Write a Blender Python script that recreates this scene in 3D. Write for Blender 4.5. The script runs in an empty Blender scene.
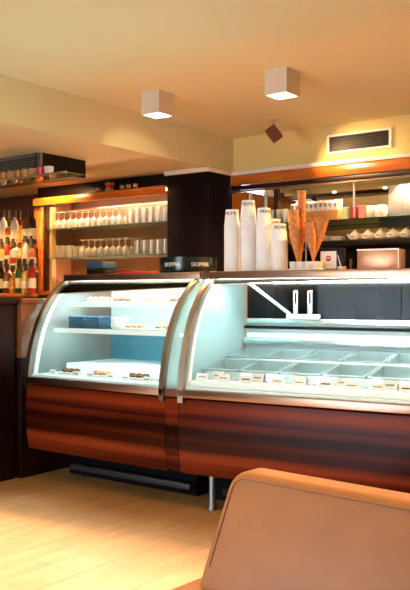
import bpy, bmesh, math, random
from mathutils import Matrix, Vector
random.seed(7)
C = bpy.context.scene.collection
PI = math.pi
ORD = ['first','second','third','fourth','fifth','sixth','seventh','eighth','ninth','tenth','eleventh','twelfth',
       'thirteenth','fourteenth','fifteenth','sixteenth','seventeenth','eighteenth','nineteenth','twentieth',
       'twenty-first','twenty-second','twenty-third','twenty-fourth','twenty-fifth','twenty-sixth']

# ------------------------------------------------------------------ materials
def mat(name, col, rough=.5, metal=0., spec=.5, var=0., scale=8., stretch=(1,1,1), col2=None, bump=0., coat=0.,
        emit=None, estr=0., trans=0., ior=1.45, sheen=0.):
    m = bpy.data.materials.new(name); m.use_nodes = True
    nt = m.node_tree; b = nt.nodes['Principled BSDF']
    b.inputs['Base Color'].default_value = (*col, 1)
    b.inputs['Roughness'].default_value = rough
    b.inputs['Metallic'].default_value = metal
    b.inputs['Specular IOR Level'].default_value = spec
    b.inputs['Coat Weight'].default_value = coat
    b.inputs['Transmission Weight'].default_value = trans
    b.inputs['IOR'].default_value = ior
    b.inputs['Sheen Weight'].default_value = sheen
    if emit:
        b.inputs['Emission Color'].default_value = (*emit, 1); b.inputs['Emission Strength'].default_value = estr
    tc = nt.nodes.new('ShaderNodeTexCoord'); mp = nt.nodes.new('ShaderNodeMapping')
    mp.inputs['Scale'].default_value = stretch
    nt.links.new(tc.outputs['Object'], mp.inputs['Vector'])
    nz = nt.nodes.new('ShaderNodeTexNoise'); nz.inputs['Scale'].default_value = scale; nz.inputs['Detail'].default_value = 5
    nt.links.new(mp.outputs[0], nz.inputs['Vector'])
    c2 = col2 or tuple(max(0, c*(1-var)) for c in col)
    if var or col2:
        rp = nt.nodes.new('ShaderNodeValToRGB')
        rp.color_ramp.elements[0].position = .3; rp.color_ramp.elements[1].position = .7
        rp.color_ramp.elements[0].color = (*c2, 1); rp.color_ramp.elements[1].color = (*col, 1)
        nt.links.new(nz.outputs['Fac'], rp.inputs['Fac']); nt.links.new(rp.outputs[0], b.inputs['Base Color'])
    if bump:
        bp = nt.nodes.new('ShaderNodeBump'); bp.inputs['Strength'].default_value = bump; bp.inputs['Distance'].default_value = .01
        nt.links.new(nz.outputs['Fac'], bp.inputs['Height']); nt.links.new(bp.outputs[0], b.inputs['Normal'])
    return m

def glass(name, tint=(1,1,1), milk=0., milkcol=(1,1,1), refl=.5, rough=.03, solid=0.):
    """thin clear sheet or vessel: see-through, fresnel reflection, a little milky scatter"""
    m = bpy.data.materials.new(name); m.use_nodes = True
    nt = m.node_tree; nt.nodes.remove(nt.nodes['Principled BSDF']); out = nt.nodes['Material Output']
    tr = nt.nodes.new('ShaderNodeBsdfTransparent'); tr.inputs[0].default_value = (*tint, 1)
    gl = nt.nodes.new('ShaderNodeBsdfGlossy'); gl.inputs['Roughness'].default_value = rough
    lw = nt.nodes.new('ShaderNodeLayerWeight'); lw.inputs['Blend'].default_value = refl
    mx = nt.nodes.new('ShaderNodeMixShader')
    nt.links.new(lw.outputs['Fresnel'], mx.inputs[0]); nt.links.new(tr.outputs[0], mx.inputs[1]); nt.links.new(gl.outputs[0], mx.inputs[2])
    last = mx
    if milk:
        df = nt.nodes.new('ShaderNodeBsdfDiffuse'); df.inputs[0].default_value = (*milkcol, 1)
        tl = nt.nodes.new('ShaderNodeBsdfTranslucent'); tl.inputs[0].default_value = (*milkcol, 1)
        ad = nt.nodes.new('ShaderNodeMixShader'); nt.links.new(df.outputs[0], ad.inputs[1]); nt.links.new(tl.outputs[0], ad.inputs[2])
        m2 = nt.nodes.new('ShaderNodeMixShader'); m2.inputs[0].default_value = milk
        nt.links.new(mx.outputs[0], m2.inputs[1]); nt.links.new(ad.outputs[0], m2.inputs[2]); last = m2
    nt.links.new(last.outputs[0], out.inputs['Surface'])
    return m

def lamp_mat(name, col, s):
    m = bpy.data.materials.new(name); m.use_nodes = True
    nt = m.node_tree; nt.nodes.remove(nt.nodes['Principled BSDF'])
    e = nt.nodes.new('ShaderNodeEmission'); e.inputs[0].default_value = (*col, 1); e.inputs[1].default_value = s
    nt.links.new(e.outputs[0], nt.nodes['Material Output'].inputs['Surface']); return m

def wood_panel_mat():
    m = mat('rosewood', (.36,.04,.012), rough=.26, spec=.10)
    nt = m.node_tree; b = nt.nodes['Principled BSDF']
    tc = nt.nodes.new('ShaderNodeTexCoord'); mp = nt.nodes.new('ShaderNodeMapping')
    mp.inputs['Scale'].default_value = (.32, .0, 10.5); mp.inputs['Location'].default_value = (1.3, 0, 2.1)
    nt.links.new(tc.outputs['Object'], mp.inputs['Vector'])
    n1 = nt.nodes.new('ShaderNodeTexNoise'); n1.inputs['Scale'].default_value = 1.; n1.inputs['Detail'].default_value = 3; n1.inputs['Distortion'].default_value = .35
    nt.links.new(mp.outputs[0], n1.inputs['Vector'])
    # two broad dark bands that run the length of the panel
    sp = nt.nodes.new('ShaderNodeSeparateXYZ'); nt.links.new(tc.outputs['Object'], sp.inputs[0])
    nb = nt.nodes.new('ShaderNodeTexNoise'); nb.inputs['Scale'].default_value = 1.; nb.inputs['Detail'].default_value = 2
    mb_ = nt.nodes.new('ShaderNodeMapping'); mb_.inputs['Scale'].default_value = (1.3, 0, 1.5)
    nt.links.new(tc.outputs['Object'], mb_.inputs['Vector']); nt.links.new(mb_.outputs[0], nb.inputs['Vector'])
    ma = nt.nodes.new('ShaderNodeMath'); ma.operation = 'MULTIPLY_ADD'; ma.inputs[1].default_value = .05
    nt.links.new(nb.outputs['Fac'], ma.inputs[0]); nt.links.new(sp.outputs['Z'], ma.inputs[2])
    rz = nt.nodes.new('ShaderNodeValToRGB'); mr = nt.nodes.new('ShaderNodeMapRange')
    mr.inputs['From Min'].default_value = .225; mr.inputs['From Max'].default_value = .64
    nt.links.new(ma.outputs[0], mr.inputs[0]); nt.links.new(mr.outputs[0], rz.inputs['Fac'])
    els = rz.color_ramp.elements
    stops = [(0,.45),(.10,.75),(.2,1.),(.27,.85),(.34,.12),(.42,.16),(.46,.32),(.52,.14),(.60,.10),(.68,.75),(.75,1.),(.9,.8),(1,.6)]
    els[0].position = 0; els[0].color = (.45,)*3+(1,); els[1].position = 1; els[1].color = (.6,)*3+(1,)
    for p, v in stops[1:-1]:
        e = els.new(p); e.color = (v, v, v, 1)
    r1 = nt.nodes.new('ShaderNodeValToRGB')
    r1.color_ramp.elements[0].position = .34; r1.color_ramp.elements[0].color = (.035,.004,.002,1)
    r1.color_ramp.elements[1].position = .66; r1.color_ramp.elements[1].color = (.24,.034,.007,1)
    nt.links.new(n1.outputs['Fac'], r1.inputs['Fac'])
    mu = nt.nodes.new('ShaderNodeMixRGB'); mu.blend_type = 'MULTIPLY'; mu.inputs[0].default_value = 1
    nt.links.new(r1.outputs[0], mu.inputs[1]); nt.links.new(rz.outputs[0], mu.inputs[2])
    nt.links.new(mu.outputs[0], b.inputs['Base Color']); return m

def floor_mat():
    m = mat('floor_planks', (.55,.4,.26), rough=.32, spec=.5)
    nt = m.node_tree; b = nt.nodes['Principled BSDF']
    tc = nt.nodes.new('ShaderNodeTexCoord'); mp = nt.nodes.new('ShaderNodeMapping')
    nt.links.new(tc.outputs['Object'], mp.inputs['Vector'])
    mp.inputs['Rotation'].default_value = (0, 0, PI/2)
    br = nt.nodes.new('ShaderNodeTexBrick'); br.inputs['Scale'].default_value = 1
    br.inputs['Brick Width'].default_value = 1.2; br.inputs['Row Height'].default_value = .3
    br.inputs['Mortar Size'].default_value = .004; br.inputs['Mortar Smooth'].default_value = .4
    br.inputs['Color1'].default_value = (.62,.325,.125,1); br.inputs['Color2'].default_value = (.55,.28,.10,1)
    br.inputs['Mortar'].default_value = (.40,.20,.07,1)
    nt.links.new(mp.outputs[0], br.inputs['Vector'])
    m2 = nt.nodes.new('ShaderNodeMapping'); m2.inputs['Scale'].default_value = (9, 1.2, 1)
    nt.links.new(tc.outputs['Object'], m2.inputs['Vector'])
    nz = nt.nodes.new('ShaderNodeTexNoise'); nz.inputs['Scale'].default_value = 2.2; nz.inputs['Detail'].default_value = 6
    nt.links.new(m2.outputs[0], nz.inputs['Vector'])
    rp = nt.nodes.new('ShaderNodeValToRGB'); rp.color_ramp.elements[0].position = .35; rp.color_ramp.elements[0].color = (.8,.77,.72,1)
    rp.color_ramp.elements[1].position = .65; rp.color_ramp.elements[1].color = (1,1,1,1)
    nt.links.new(nz.outputs['Fac'], rp.inputs['Fac'])
    mu = nt.nodes.new('ShaderNodeMixRGB'); mu.blend_type = 'MULTIPLY'; mu.inputs[0].default_value = .9
    nt.links.new(br.outputs['Color'], mu.inputs[1]); nt.links.new(rp.outputs[0], mu.inputs[2])
    nt.links.new(mu.outputs[0], b.inputs['Base Color'])
    return m

M = dict(
    floor=floor_mat(), panel=wood_panel_mat(),
    plaster=mat('cream_plaster', (.72,.68,.42), rough=.85, var=.04, scale=3),
    yellow=mat('yellow_plaster', (.78,.64,.26), rough=.85, var=.04, scale=3),
    ceil=mat('ceiling_plaster', (.71,.705,.455), rough=.9, var=.03, scale=2),
    crown=mat('white_moulding', (.85,.80,.72), rough=.5, var=.03),
    header=mat('orange_wood', (.60,.20,.028), rough=.25, spec=.6, col2=(.40,.09,.012), scale=5, stretch=(.6,6,6), coat=.4),
    darkwood=mat('dark_wood', (.035,.009,.005), rough=.4, col2=(.02,.005,.003), scale=5, stretch=(6,6,.6)),
    barwood=mat('bar_side_wood', (.016,.004,.003), spec=.2, rough=.35, col2=(.010,.003,.002), scale=4, stretch=(6,6,.6)),
    tanwood=mat('tan_gloss_wood', (.20,.08,.03), rough=.22, col2=(.13,.05,.018), scale=3, stretch=(2,2,.5), coat=.5),
    pillar=mat('aubergine_paint', (.006,.003,.005), spec=.12, rough=.6, var=.2, scale=4),
    black=mat('black_satin', (.008,.006,.007), spec=.2, rough=.35, var=.2),
    blackgloss=mat('black_gloss', (.012,.010,.010), rough=.12, var=.2),
    framemetal=mat('frame_metal', (.50,.40,.33), rough=.28, metal=1, var=.1, scale=10),
    chrome=mat('brushed_chrome', (.62,.60,.57), rough=.30, metal=1, var=.1, scale=20, stretch=(.3,4,4)),
    bronze=mat('bronze_aluminium', (.38,.24,.17), rough=.30, metal=1, var=.1, scale=20, stretch=(.3,4,4)),
    pansteel=mat('pan_steel', (.56,.66,.67), rough=.3, metal=.8, var=.06, scale=15),
    cabback=mat('cabinet_back', (.24,.105,.045), rough=.28, var=.5, scale=2.2, coat=.3),
    steel=mat('stainless_steel', (.66,.72,.72), rough=.25, metal=1, var=.08, scale=15),
    louvre=mat('dark_louvre', (.03,.027,.025), rough=.5, var=.1),
    steeldull=mat('dull_steel', (.30,.33,.36), rough=.45, metal=.8, var=.2, scale=9),
    white=mat('white_enamel', (.80,.84,.84), rough=.4, var=.03),
    blue_reflection=mat('painted_blue_reflection', (.06,.20,.27), rough=.3, metal=.2, var=.2),  # colour of a dark teal reflection
    tanlining=mat('beige_lining', (.42,.30,.16), rough=.6, var=.1),
    lavender=mat('pale_grey_paint', (.46,.44,.47), rough=.6, var=.03),
    inner=mat('case_lining', (.76,.84,.85), rough=.45, var=.04),
    ceramic=mat('white_ceramic', (.82,.79,.72), rough=.18, var=.03),
    paper=mat('white_paper', (.80,.79,.76), rough=.7, var=.03),
    cup=mat('paper_cup_white', (.84,.86,.88), rough=.5, var=.02, scale=20),
    cuprim=mat('cup_rolled_rim', (.86,.84,.80), rough=.4),
    ink=mat('dark_print', (.06,.03,.035), rough=.6),
    inkgrey=mat('grey_print', (.25,.27,.30), rough=.6),
    inkwhite=mat('pale_print', (.85,.88,.82), rough=.5),
    inkred=mat('red_print', (.35,.02,.02), rough=.6),
    leather=mat('tan_leather', (.41,.155,.042), rough=.5, var=.14, scale=5, bump=.05),
    leathertop=mat('seam_thread', (.28,.13,.07), rough=.6),
    legwood=mat('chair_leg_wood', (.10,.04,.02), rough=.4, var=.2),
    cone=mat('waffle_brown', (.66,.30,.10), rough=.7, col2=(.42,.15,.04), scale=60, bump=.4),
    cloth=mat('wicker_orange', (.72,.34,.10), rough=.6, var=.15, scale=40),
    mirror=mat('mirror_silver', (.80,.72,.56), rough=.02, metal=1),
    brownwall=mat('brown_wall', (.085,.032,.014), rough=.7, var=.25, scale=3),
    recess=mat('dark_recess', (.004,.004,.006), spec=.1, rough=.7, var=.2),
    lampbody=mat('lamp_white_paint', (.62,.55,.45), rough=.5, var=.03),
    hexbrown=mat('spot_brown', (.16,.06,.045), rough=.45, var=.1),
    amber=mat('amber_glass', (.75,.30,.05), rough=.15, var=.15, trans=.25),
    red=mat('red_glass', (.60,.03,.03), rough=.15, var=.1),
    pink=mat('pink_wax', (.85,.28,.22), rough=.35, var=.1),
    green=mat('pale_green_wax', (.62,.72,.42), rough=.35, var=.1),
    foil=mat('copper_tint_steel', (.60,.31,.18), rough=.36, metal=1, var=.2, scale=9, bump=.15),
    tray=mat('red_tray', (.50,.03,.02), rough=.25, var=.1),
    choc=mat('brown_pastry', (.20,.07,.03), rough=.6, var=.3, scale=60, bump=.3),
    pastry=mat('golden_pastry', (.62,.36,.16), rough=.6, var=.3, scale=50, bump=.3),
    bluebox=mat('navy_card', (.02,.07,.13), rough=.45, var=.1),
    sheen=mat('dark_green_tray', (.010,.022,.022), rough=.2, var=.2),
    glass_case=glass('curved_case_glass', (.97,1,.99), refl=.12, rough=.02),
    glass_edge=glass('green_edge_glass', (.88,.97,.95), milk=.38, milkcol=(.72,.84,.85), refl=.15),
    glass_shelf=glass('shelf_glass', (.75,.86,.80), milk=.08, milkcol=(.6,.8,.7), refl=.4),
    glass_shelf_dark=glass('dark_green_shelf_glass', (.40,.48,.42), milk=.05, milkcol=(.2,.35,.25), refl=.3),
    glass_dark=glass('smoked_glass', (.16,.2,.26), milk=.2, milkcol=(.015,.02,.04), refl=.25, rough=.05),
    glass_drink=glass('drinking_glass', (.96,.95,.92), milk=.26, milkcol=(1,.95,.85), refl=.6, rough=.12),
    glass_room=glass('window_glass', (1,1,1), refl=.1),
    led=lamp_mat('cool_led', (.86,.98,1.0), 26.0),
    added_warm=lamp_mat('added_warm_glow', (1,.72,.42), 48.0),
    added_amber=lamp_mat('added_amber_glow', (1,.55,.18), 14.0),
    diffuser=lamp_mat('downlight_glow', (1,.86,.66), 6.0),
)

# ------------------------------------------------------------------ mesh builder
class MB:
    def __init__(s): s.bm = bmesh.new(); s.sm = []
    def _add(s, vs, fs, smooth=False):
        bv = [s.bm.verts.new(v) for v in vs]
        for f in fs:
            try:
                ff = s.bm.faces.new([bv[i] for i in f]); ff.smooth = smooth
            except ValueError: pass
        return bv
    def box(s, x0, x1, y0, y1, z0, z1, bev=0., seg=2, mtx=None):
        b2 = bmesh.new(); bmesh.ops.create_cube(b2, size=1)
        for v in b2.verts: v.co = Vector(((x0+x1)/2+v.co.x*(x1-x0), (y0+y1)/2+v.co.y*(y1-y0), (z0+z1)/2+v.co.z*(z1-z0)))
        if bev: bmesh.ops.bevel(b2, geom=b2.edges[:]+b2.verts[:], offset=bev, segments=seg, affect='EDGES', profile=.5)
        if mtx is not None: b2.transform(mtx)
        b2.verts.index_update()
        s._add([v.co.copy() for v in b2.verts], [[v.index for v in f.verts] for f in b2.faces], bev > 0 and seg > 2)
        b2.free(); return s
    def lathe(s, prof, c=(0,0,0), n=16, smooth=True, mtx=None, closed=False):
        vs = []; 
        for r, z in prof:
            for k in range(n):
                a = 2*PI*k/n; vs.append(Vector((c[0]+r*math.cos(a), c[1]+r*math.sin(a), c[2]+z)))
        if mtx is not None: vs = [mtx @ v for v in vs]
        fs = []; m = len(prof)
        for i in range(m-1 if not closed else m):
            j = (i+1) % m
            for k in range(n):
                l = (k+1) % n; fs.append([i*n+k, i*n+l, j*n+l, j*n+k])
        if not closed:
            if prof[0][0] > 1e-4: fs.append([k for k in range(n)][::-1])
            if prof[-1][0] > 1e-4: fs.append([(m-1)*n+k for k in range(n)])
        s._add(vs, fs, smooth); return s
    def tube(s, pts, r, n=8, rb=None):
        pts = [Vector(p) for p in pts]; vs = []; up = None
        for i, p in enumerate(pts):
            d = (pts[min(i+1, len(pts)-1)]-pts[max(i-1, 0)]).normalized()
            u = d.orthogonal().normalized() if up is None else (up-d*up.dot(d)).normalized()
            up = u; w = d.cross(u); rr = r if rb is None else r+(rb-r)*i/(len(pts)-1)
            for k in range(n):
                a = 2*PI*k/n; vs.append(p+u*rr*math.cos(a)+w*rr*math.sin(a))
        fs = [[i*n+k, i*n+(k+1) % n, (i+1)*n+(k+1) % n, (i+1)*n+k] for i in range(len(pts)-1) for k in range(n)]
        fs += [list(range(n))[::-1], [(len(pts)-1)*n+k for k in range(n)]]
        s._add(vs, fs, True); return s
    def extr(s, poly, x0, x1, smooth=False):
        """polygon in (y,z) run along x"""
        n = len(poly); vs = [(x0, y, z) for y, z in poly]+[(x1, y, z) for y, z in poly]
        fs = [[i, (i+1) % n, n+(i+1) % n, n+i] for i in range(n)]+[list(range(n))[::-1], list(range(n, 2*n))]
        s._add(vs, fs, smooth); return s
    def band(s, path, th, x0, x1, smooth=True):
        """a sheet of thickness th that follows path (y,z), run along x"""
        off = []
        for i, (y, z) in enumerate(path):
            a = path[max(i-1, 0)]; b = path[min(i+1, len(path)-1)]
            dy, dz = b[0]-a[0], b[1]-a[1]; L = math.hypot(dy, dz)
            off.append((y+dz/L*th, z-dy/L*th))
        n = len(path); vs = []
        for x in (x0, x1): vs += [(x, *p) for p in path]+[(x, *p) for p in off]
        fs = []
        for i in range(n-1):
            fs += [[i, i+1, 2*n+i+1, 2*n+i], [n+i+1, n+i, 3*n+i, 3*n+i+1], [i+1, i, n+i, n+i+1], [2*n+i, 2*n+i+1, 3*n+i+1, 3*n+i]]
        fs += [[0, 2*n, 3*n, n], [n-1, 2*n-1, 4*n-1, 3*n-1]]
        s._add(vs, fs, smooth); return s
    def build(s, name, m, parent=None, loc=None, sharp=True):
        bmesh.ops.recalc_face_normals(s.bm, faces=s.bm.faces[:])
        me = bpy.data.meshes.new(name); s.bm.to_mesh(me); s.bm.free()
        me.materials.append(m)
        if sharp: 
            try: me.set_sharp_from_angle(angle=math.radians(38))
            except Exception: pass
        o = bpy.data.objects.new(name, me); C.objects.link(o)
        if parent: o.parent = parent
        if loc: o.location = loc
        return o

def tag(o, label, cat, group=None, kind=None):
    o['label'] = label; o['category'] = cat
    if group: o['group'] = group
    if kind: o['kind'] = kind
    return o
def thing(name, label, cat, loc=(0,0,0), rz=0, group=None):
    o = bpy.data.objects.new(name, None); C.objects.link(o); o.empty_display_size = .05
    o.location = loc; o.rotation_euler = (0, 0, rz); return tag(o, label, cat, group)
def dup(r0, loc, rz=0, label=None, scale=None):
    r = r0.copy(); C.objects.link(r); r.location = loc; r.rotation_euler = (0, 0, rz)
    if label: r['label'] = label
    if scale: r.scale = (scale,)*3
    for ch in list(r0.children):
        c = ch.copy(); C.objects.link(c); c.parent = r
        for g in ch.children:
            d = g.copy(); C.objects.link(d); d.parent = c
    return r
def struct(name, mb, m):
    o = mb.build(name, m); o['kind'] = 'structure'; return o
def lettering(text, size, m, parent, loc, rot=(PI/2,0,0), curve_r=None, name='lettering'):
    cu = bpy.data.curves.new(name, 'FONT'); cu.body = text; cu.size = size; cu.extrude = .0004
    cu.align_x = 'CENTER'; cu.align_y = 'CENTER'; cu.resolution_u = 3
    t = bpy.data.objects.new('tmp', cu); C.objects.link(t)
    bpy.context.view_layer.update()
    me = bpy.data.meshes.new_from_object(t.evaluated_get(bpy.context.evaluated_depsgraph_get()))
    bpy.data.objects.remove(t)
    if curve_r:
        for v in me.vertices:
            a = v.co.x/curve_r; R = curve_r+v.co.z
            v.co = Vector((R*math.sin(a), v.co.y, R*math.cos(a)-curve_r))
    me.materials.clear(); me.materials.append(m); me.name = name
    o = bpy.data.objects.new(name, me); C.objects.link(o); o.parent = parent; o.location = loc; o.rotation_euler = rot
    return o

# ------------------------------------------------------------------ camera: seated eye 1.15 m, turned 36.2 deg left of the wall's normal
YAW = math.radians(36.2); EYE = 1.15; F = 808.
cam = bpy.data.cameras.new('camera'); co = bpy.data.objects.new('camera', cam); C.objects.link(co)
co.location = (0, 0, EYE); co.rotation_euler = (PI/2, 0, YAW)
cam.sensor_fit = 'VERTICAL'; cam.sensor_height = 24; cam.lens = F/590*24; cam.shift_y = 1/590; cam.clip_start = .05
bpy.context.scene.camera = co
def ray(px):
    q = (px-205)/F; return (-math.sin(YAW)+q*math.cos(YAW), math.cos(YAW)+q*math.sin(YAW))
def on_y(px, py, Y):
    d = ray(px); t = Y/d[1]; return Vector((t*d[0], Y, EYE+(296-py)*t/F))

# ------------------------------------------------------------------ the room
WY = 5.96; CZ = 2.55; BX = -4.05; BZ = 2.25; XL = -9.0; XR = 2.6; FY = -1.2
struct('floor', MB().box(XL-.1, XR+.1, FY-.1, WY+.6, -.1, 0), M['floor'])
struct('ceiling', MB().box(XL-.1, XR+.1, FY-.1, WY+.6, CZ, CZ+.1), M['ceil'])
struct('trim_1', MB().box(XL, BX, FY, WY+.02, BZ, CZ-.001), M['plaster'])            # dropped ceiling over the bar
struct('wall_left', MB().box(XL-.1, XL, FY-.1, WY+.6, 0, CZ), M['brownwall'])
struct('wall_right', MB().box(XR, XR+.1, FY-.1, WY+.6, 0, CZ), M['plaster'])
NX0, NX1, NZ0, NZ1 = -3.90, -.9, 1.22, 2.09       # opening of the back-bar niche
w = MB().box(BX, XR, WY, WY+.1, NZ1+.12, CZ)
w.box(NX1, XR, WY, WY+.1, 0, NZ1+.12).box(BX, NX1, WY, WY+.1, 0, .9)
struct('wall_back', w, M['yellow'])
struct('wall_back_bar', MB().box(XL, BX, WY+.02, WY+.12, 0, CZ), M['brownwall'])
# wall behind the viewer with a glazed opening that lets the daylight onto the floor
WX0, WX1, WZ1 = -3.85, -1.72, 2.28
w = MB().box(XL, WX0, FY-.1, FY, 0, CZ).box(WX1, XR, FY-.1, FY, 0, CZ).box(WX0, WX1, FY-.1, FY, WZ1, CZ)
struct('wall_front', w, M['plaster'])
w = MB().box(WX0, WX0+.05, FY-.09, FY-.03, 0, WZ1).box(WX1-.05, WX1, FY-.09, FY-.03, 0, WZ1).box(WX0+.05, WX1-.05, FY-.09, FY-.03, WZ1-.05, WZ1)
wf = struct('window_1', w, M['darkwood'])
MB().box(WX0+.05, WX1-.05, FY-.065, FY-.06, 0, WZ1-.05).build('window_pane', M['glass_room'], wf)
# pillar
PY = 5.58
struct('trim_2', MB().box(-4.50, BX, PY, WY+.02, 0, 2.215, .004), M['pillar'])
# thin white moulding: round the pillar head and along the wall
def mould(mb, x0, x1, y0, y1): mb.box(x0, x1, y0, y1, 2.215, 2.25, .004)
mb = MB(); mould(mb, -4.52, BX+.02, PY-.02, PY+.04); mould(mb, BX-.03, BX+.02, PY+.04, WY-.02); mould(mb, BX+.0, XR, WY-.055, WY)
struct('trim_3', mb, M['crown'])
struct('baseboard_front', MB().box(WX1, XR, FY, FY+.02, 0, .1), M['darkwood'])

# ------------------------------------------------------------------ ceiling lamps
def spot(loc, target, power, col, angle, blend=.5, rad=.04):
    l = bpy.data.lights.new('spot_light', 'SPOT'); l.energy = power; l.color = col
    l.spot_size = math.radians(angle); l.spot_blend = blend; l.shadow_soft_size = rad
    o = bpy.data.objects.new('spot_light', l); C.objects.link(o); o.location = loc
    d = Vector(target)-Vector(loc); o.rotation_euler = d.to_track_quat('-Z', 'Y').to_euler(); return o
WARM = (1, .52, .18)
def cube_lamp(x, y, label, power=115):
    t = thing('ceiling_lamp', label, 'lamp', (x, y, CZ), 0, 'cube ceiling lamps')
    b = MB().box(-.08, -.072, -.08, .08, -.155, 0).box(.072, .08, -.08, .08, -.155, 0)
    b.box(-.072, .072, -.08, -.072, -.155, 0).box(-.072, .072, .072, .08, -.155, 0).box(-.072, .072, -.072, .072, -.02, 0)
    b.build('lamp_housing', M['lampbody'], t)
    MB().box(-.071, .071, -.071, .071, -.150, -.145).build('diffuser', M['diffuser'], t)
    spot((x, y, CZ-.165), (x, y, 0), power, WARM, 150, .6, .06)
cube_lamp(-3.56, 4.31, 'square white cube ceiling lamp nearest the bar bulkhead')
cube_lamp(-2.585, 4.345, 'larger looking white cube ceiling lamp above the gelato case')
for x, y in ((-1.3, 4.33), (-1.3, 2.2), (.6, 3.2), (.9, .8)):
    t = x
for k, (x, y, nm) in enumerate(((-1.35, 4.35, 'over the right end of the long case'), (-.9, 2.3, 'above the tan armchair'))):
    cube_lamp(x, y, 'added unseen white cube lamp ' + nm, (115, 60)[k])  # extra cube lamps out of view, added for ambient light
for k, (x, y, tg, e) in enumerate(((-2.2, 2.2, (-4.72, 5.5, 2.08), 110), (-1.75, 2.0, (-2.75, 5.91, 2.2), 70))):  # spotlights added out of view to make hot spots on the headers
    t = thing('added_spotlight', 'unseen brown ceiling spotlight added to brighten the wooden header %s' % ('of the glass cabinet','of the back bar')[k], 'lamp', (x, y, CZ))
    MB().lathe([(.045,-.018),(.045,0)], n=20).build('canopy', M['lampbody'], t)
    MB().lathe([(.008,-.05),(.008,-.018)], n=8).build('stem', M['chrome'], t)
    d_ = (Vector(tg)-Vector((x, y, CZ-.09))); mt_ = Matrix.Translation((0,0,-.09)) @ d_.to_track_quat('Z','Y').to_matrix().to_4x4()
    MB().lathe([(.034,-.05),(.038,.04),(.034,.04),(.030,-.04)], n=18, mtx=mt_).build('lamp_head', M['hexbrown'], t)
    spot((x+d_.normalized().x*.06, y+d_.normalized().y*.06, CZ-.09+d_.normalized().z*.06), tg, e, (1,.66,.34), 11, .8, .02)
# small hexagonal spotlight by the wall
hx = thing('ceiling_spotlight', 'small brown angular spotlight hanging from ceiling by the back wall', 'lamp', (-3.31, 5.44, CZ))
MB().lathe([(.045,-.018),(.045,0)], n=20).build('canopy', M['lampbody'], hx)
MB().lathe([(.008,-.07),(.008,-.018)], n=8).build('stem', M['chrome'], hx)
rot = Matrix.Translation((0,0,-.125)) @ Matrix.Rotation(math.radians(80),4,'Z') @ Matrix.Rotation(math.radians(35),4,'Y') @ Matrix.Rotation(math.radians(45),4,'X')
MB().box(-.046,.046,-.046,.046,-.046,.046,.002,1,mtx=rot).build('lamp_head', M['hexbrown'], hx)
spot((-3.24, 5.42, CZ-.16), (-2.85, 5.92, 2.17), 26, (1,.62,.28), 75, 1., .02)

# ------------------------------------------------------------------ air vents
def vent(label, x0, x1, y, z0, z1, n, fm):
    t = thing('air_vent', label, 'vent', (x0, y, z0))
    W, H = x1-x0, z1-z0
    f = MB().box(0, W, -.02, 0, 0, .018).box(0, W, -.02, 0, H-.018, H).box(0, .022, -.02, 0, .018, H-.018).box(W-.022, W, -.02, 0, .018, H-.018)
    f.build('frame', fm, t)
    MB().box(.022, W-.022, -.003, 0, .018, H-.018).build('backing', M['black'], t)
    s = MB()
    for k in range(n):
        z = .018+(H-.036)*(k+.5)/n
        s.box(.022, W-.022, -.016, -.012, z-.0035, z+.0035, mtx=None)
    s.build('louvres', M['louvre'], t)
a = on_y(328, 154.5, WY-.0); b = on_y(392.5, 127.8, WY-.0)
vent('long white framed ventilation grille high on the yellow wall', a.x, b.x, WY-.001, 2.310, 2.468, 7, M['crown'])
# hanging air unit over the bar
au = thing('air_conditioner', 'dark boxed air unit with slatted grille hanging over the bar', 'air conditioner', (-4.66, 4.24, 2.105))
MB().box(-1.9, 0, .02, .485, 0, .143).build('housing', M['black'], au)
f = MB().box(-1.9, 0, .0, .02, 0, .016).box(-1.9, 0, .0, .02, .127, .143).box(-.03, 0, 0, .02, .016, .127).box(-1.9, -1.87, 0, .02, .016, .127)
f.build('frame', M['steeldull'], au)
s = MB()
for k in range(7): s.box(-1.87, -.03, .004, .010, .023+k*.0155, .029+k*.0155)
s.build('louvres', M['steeldull'], au)

# hanging shelf under it
hs = thing('hanging_shelf', 'narrow metal edged shelf hung over the bar with small tumblers', 'shelf', (-4.19, 4.06, 2.03))
MB().box(-2.6, 0, 0, .17, 0, .006).build('shelf_board', M['glass_shelf'], hs)
MB().box(-2.6, 0, -.006, 0, -.003, .012).build('edge_strip', M['chrome'], hs)
for x in (-.5, -1.5, -2.59): MB().lathe([(.004,0.006),(.004,BZ-2.03)], (x,.16,0), n=8).build('hanger_rod', M['black'], hs)
cols = ['amber','amber','pastry','amber','red','paper','amber','choc','red','pastry']
base = on_y(0, 0, 4.14)
xs = [-4.46-.083*k for k in range(11)]
names = {'amber':'amber','pastry':'pale gold','red':'red','paper':'white','choc':'brown'}
cc = ['paper','red','pastry','pastry','amber','pastry','amber','pastry','amber','paper','amber']
for k, x in enumerate(xs):
    m = M[cc[k]]
    o = MB().lathe([(.028,0),(.036,.070),(.033,.070),(.025,.004)], n=14).build('tumbler', m, None, (x, 4.14, 2.0365))
    tag(o, 'small %s tumbler, %s from the right end of the hanging shelf' % (names[cc[k]], ORD[k]), 'glass', 'tumblers on the hanging shelf')

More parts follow.
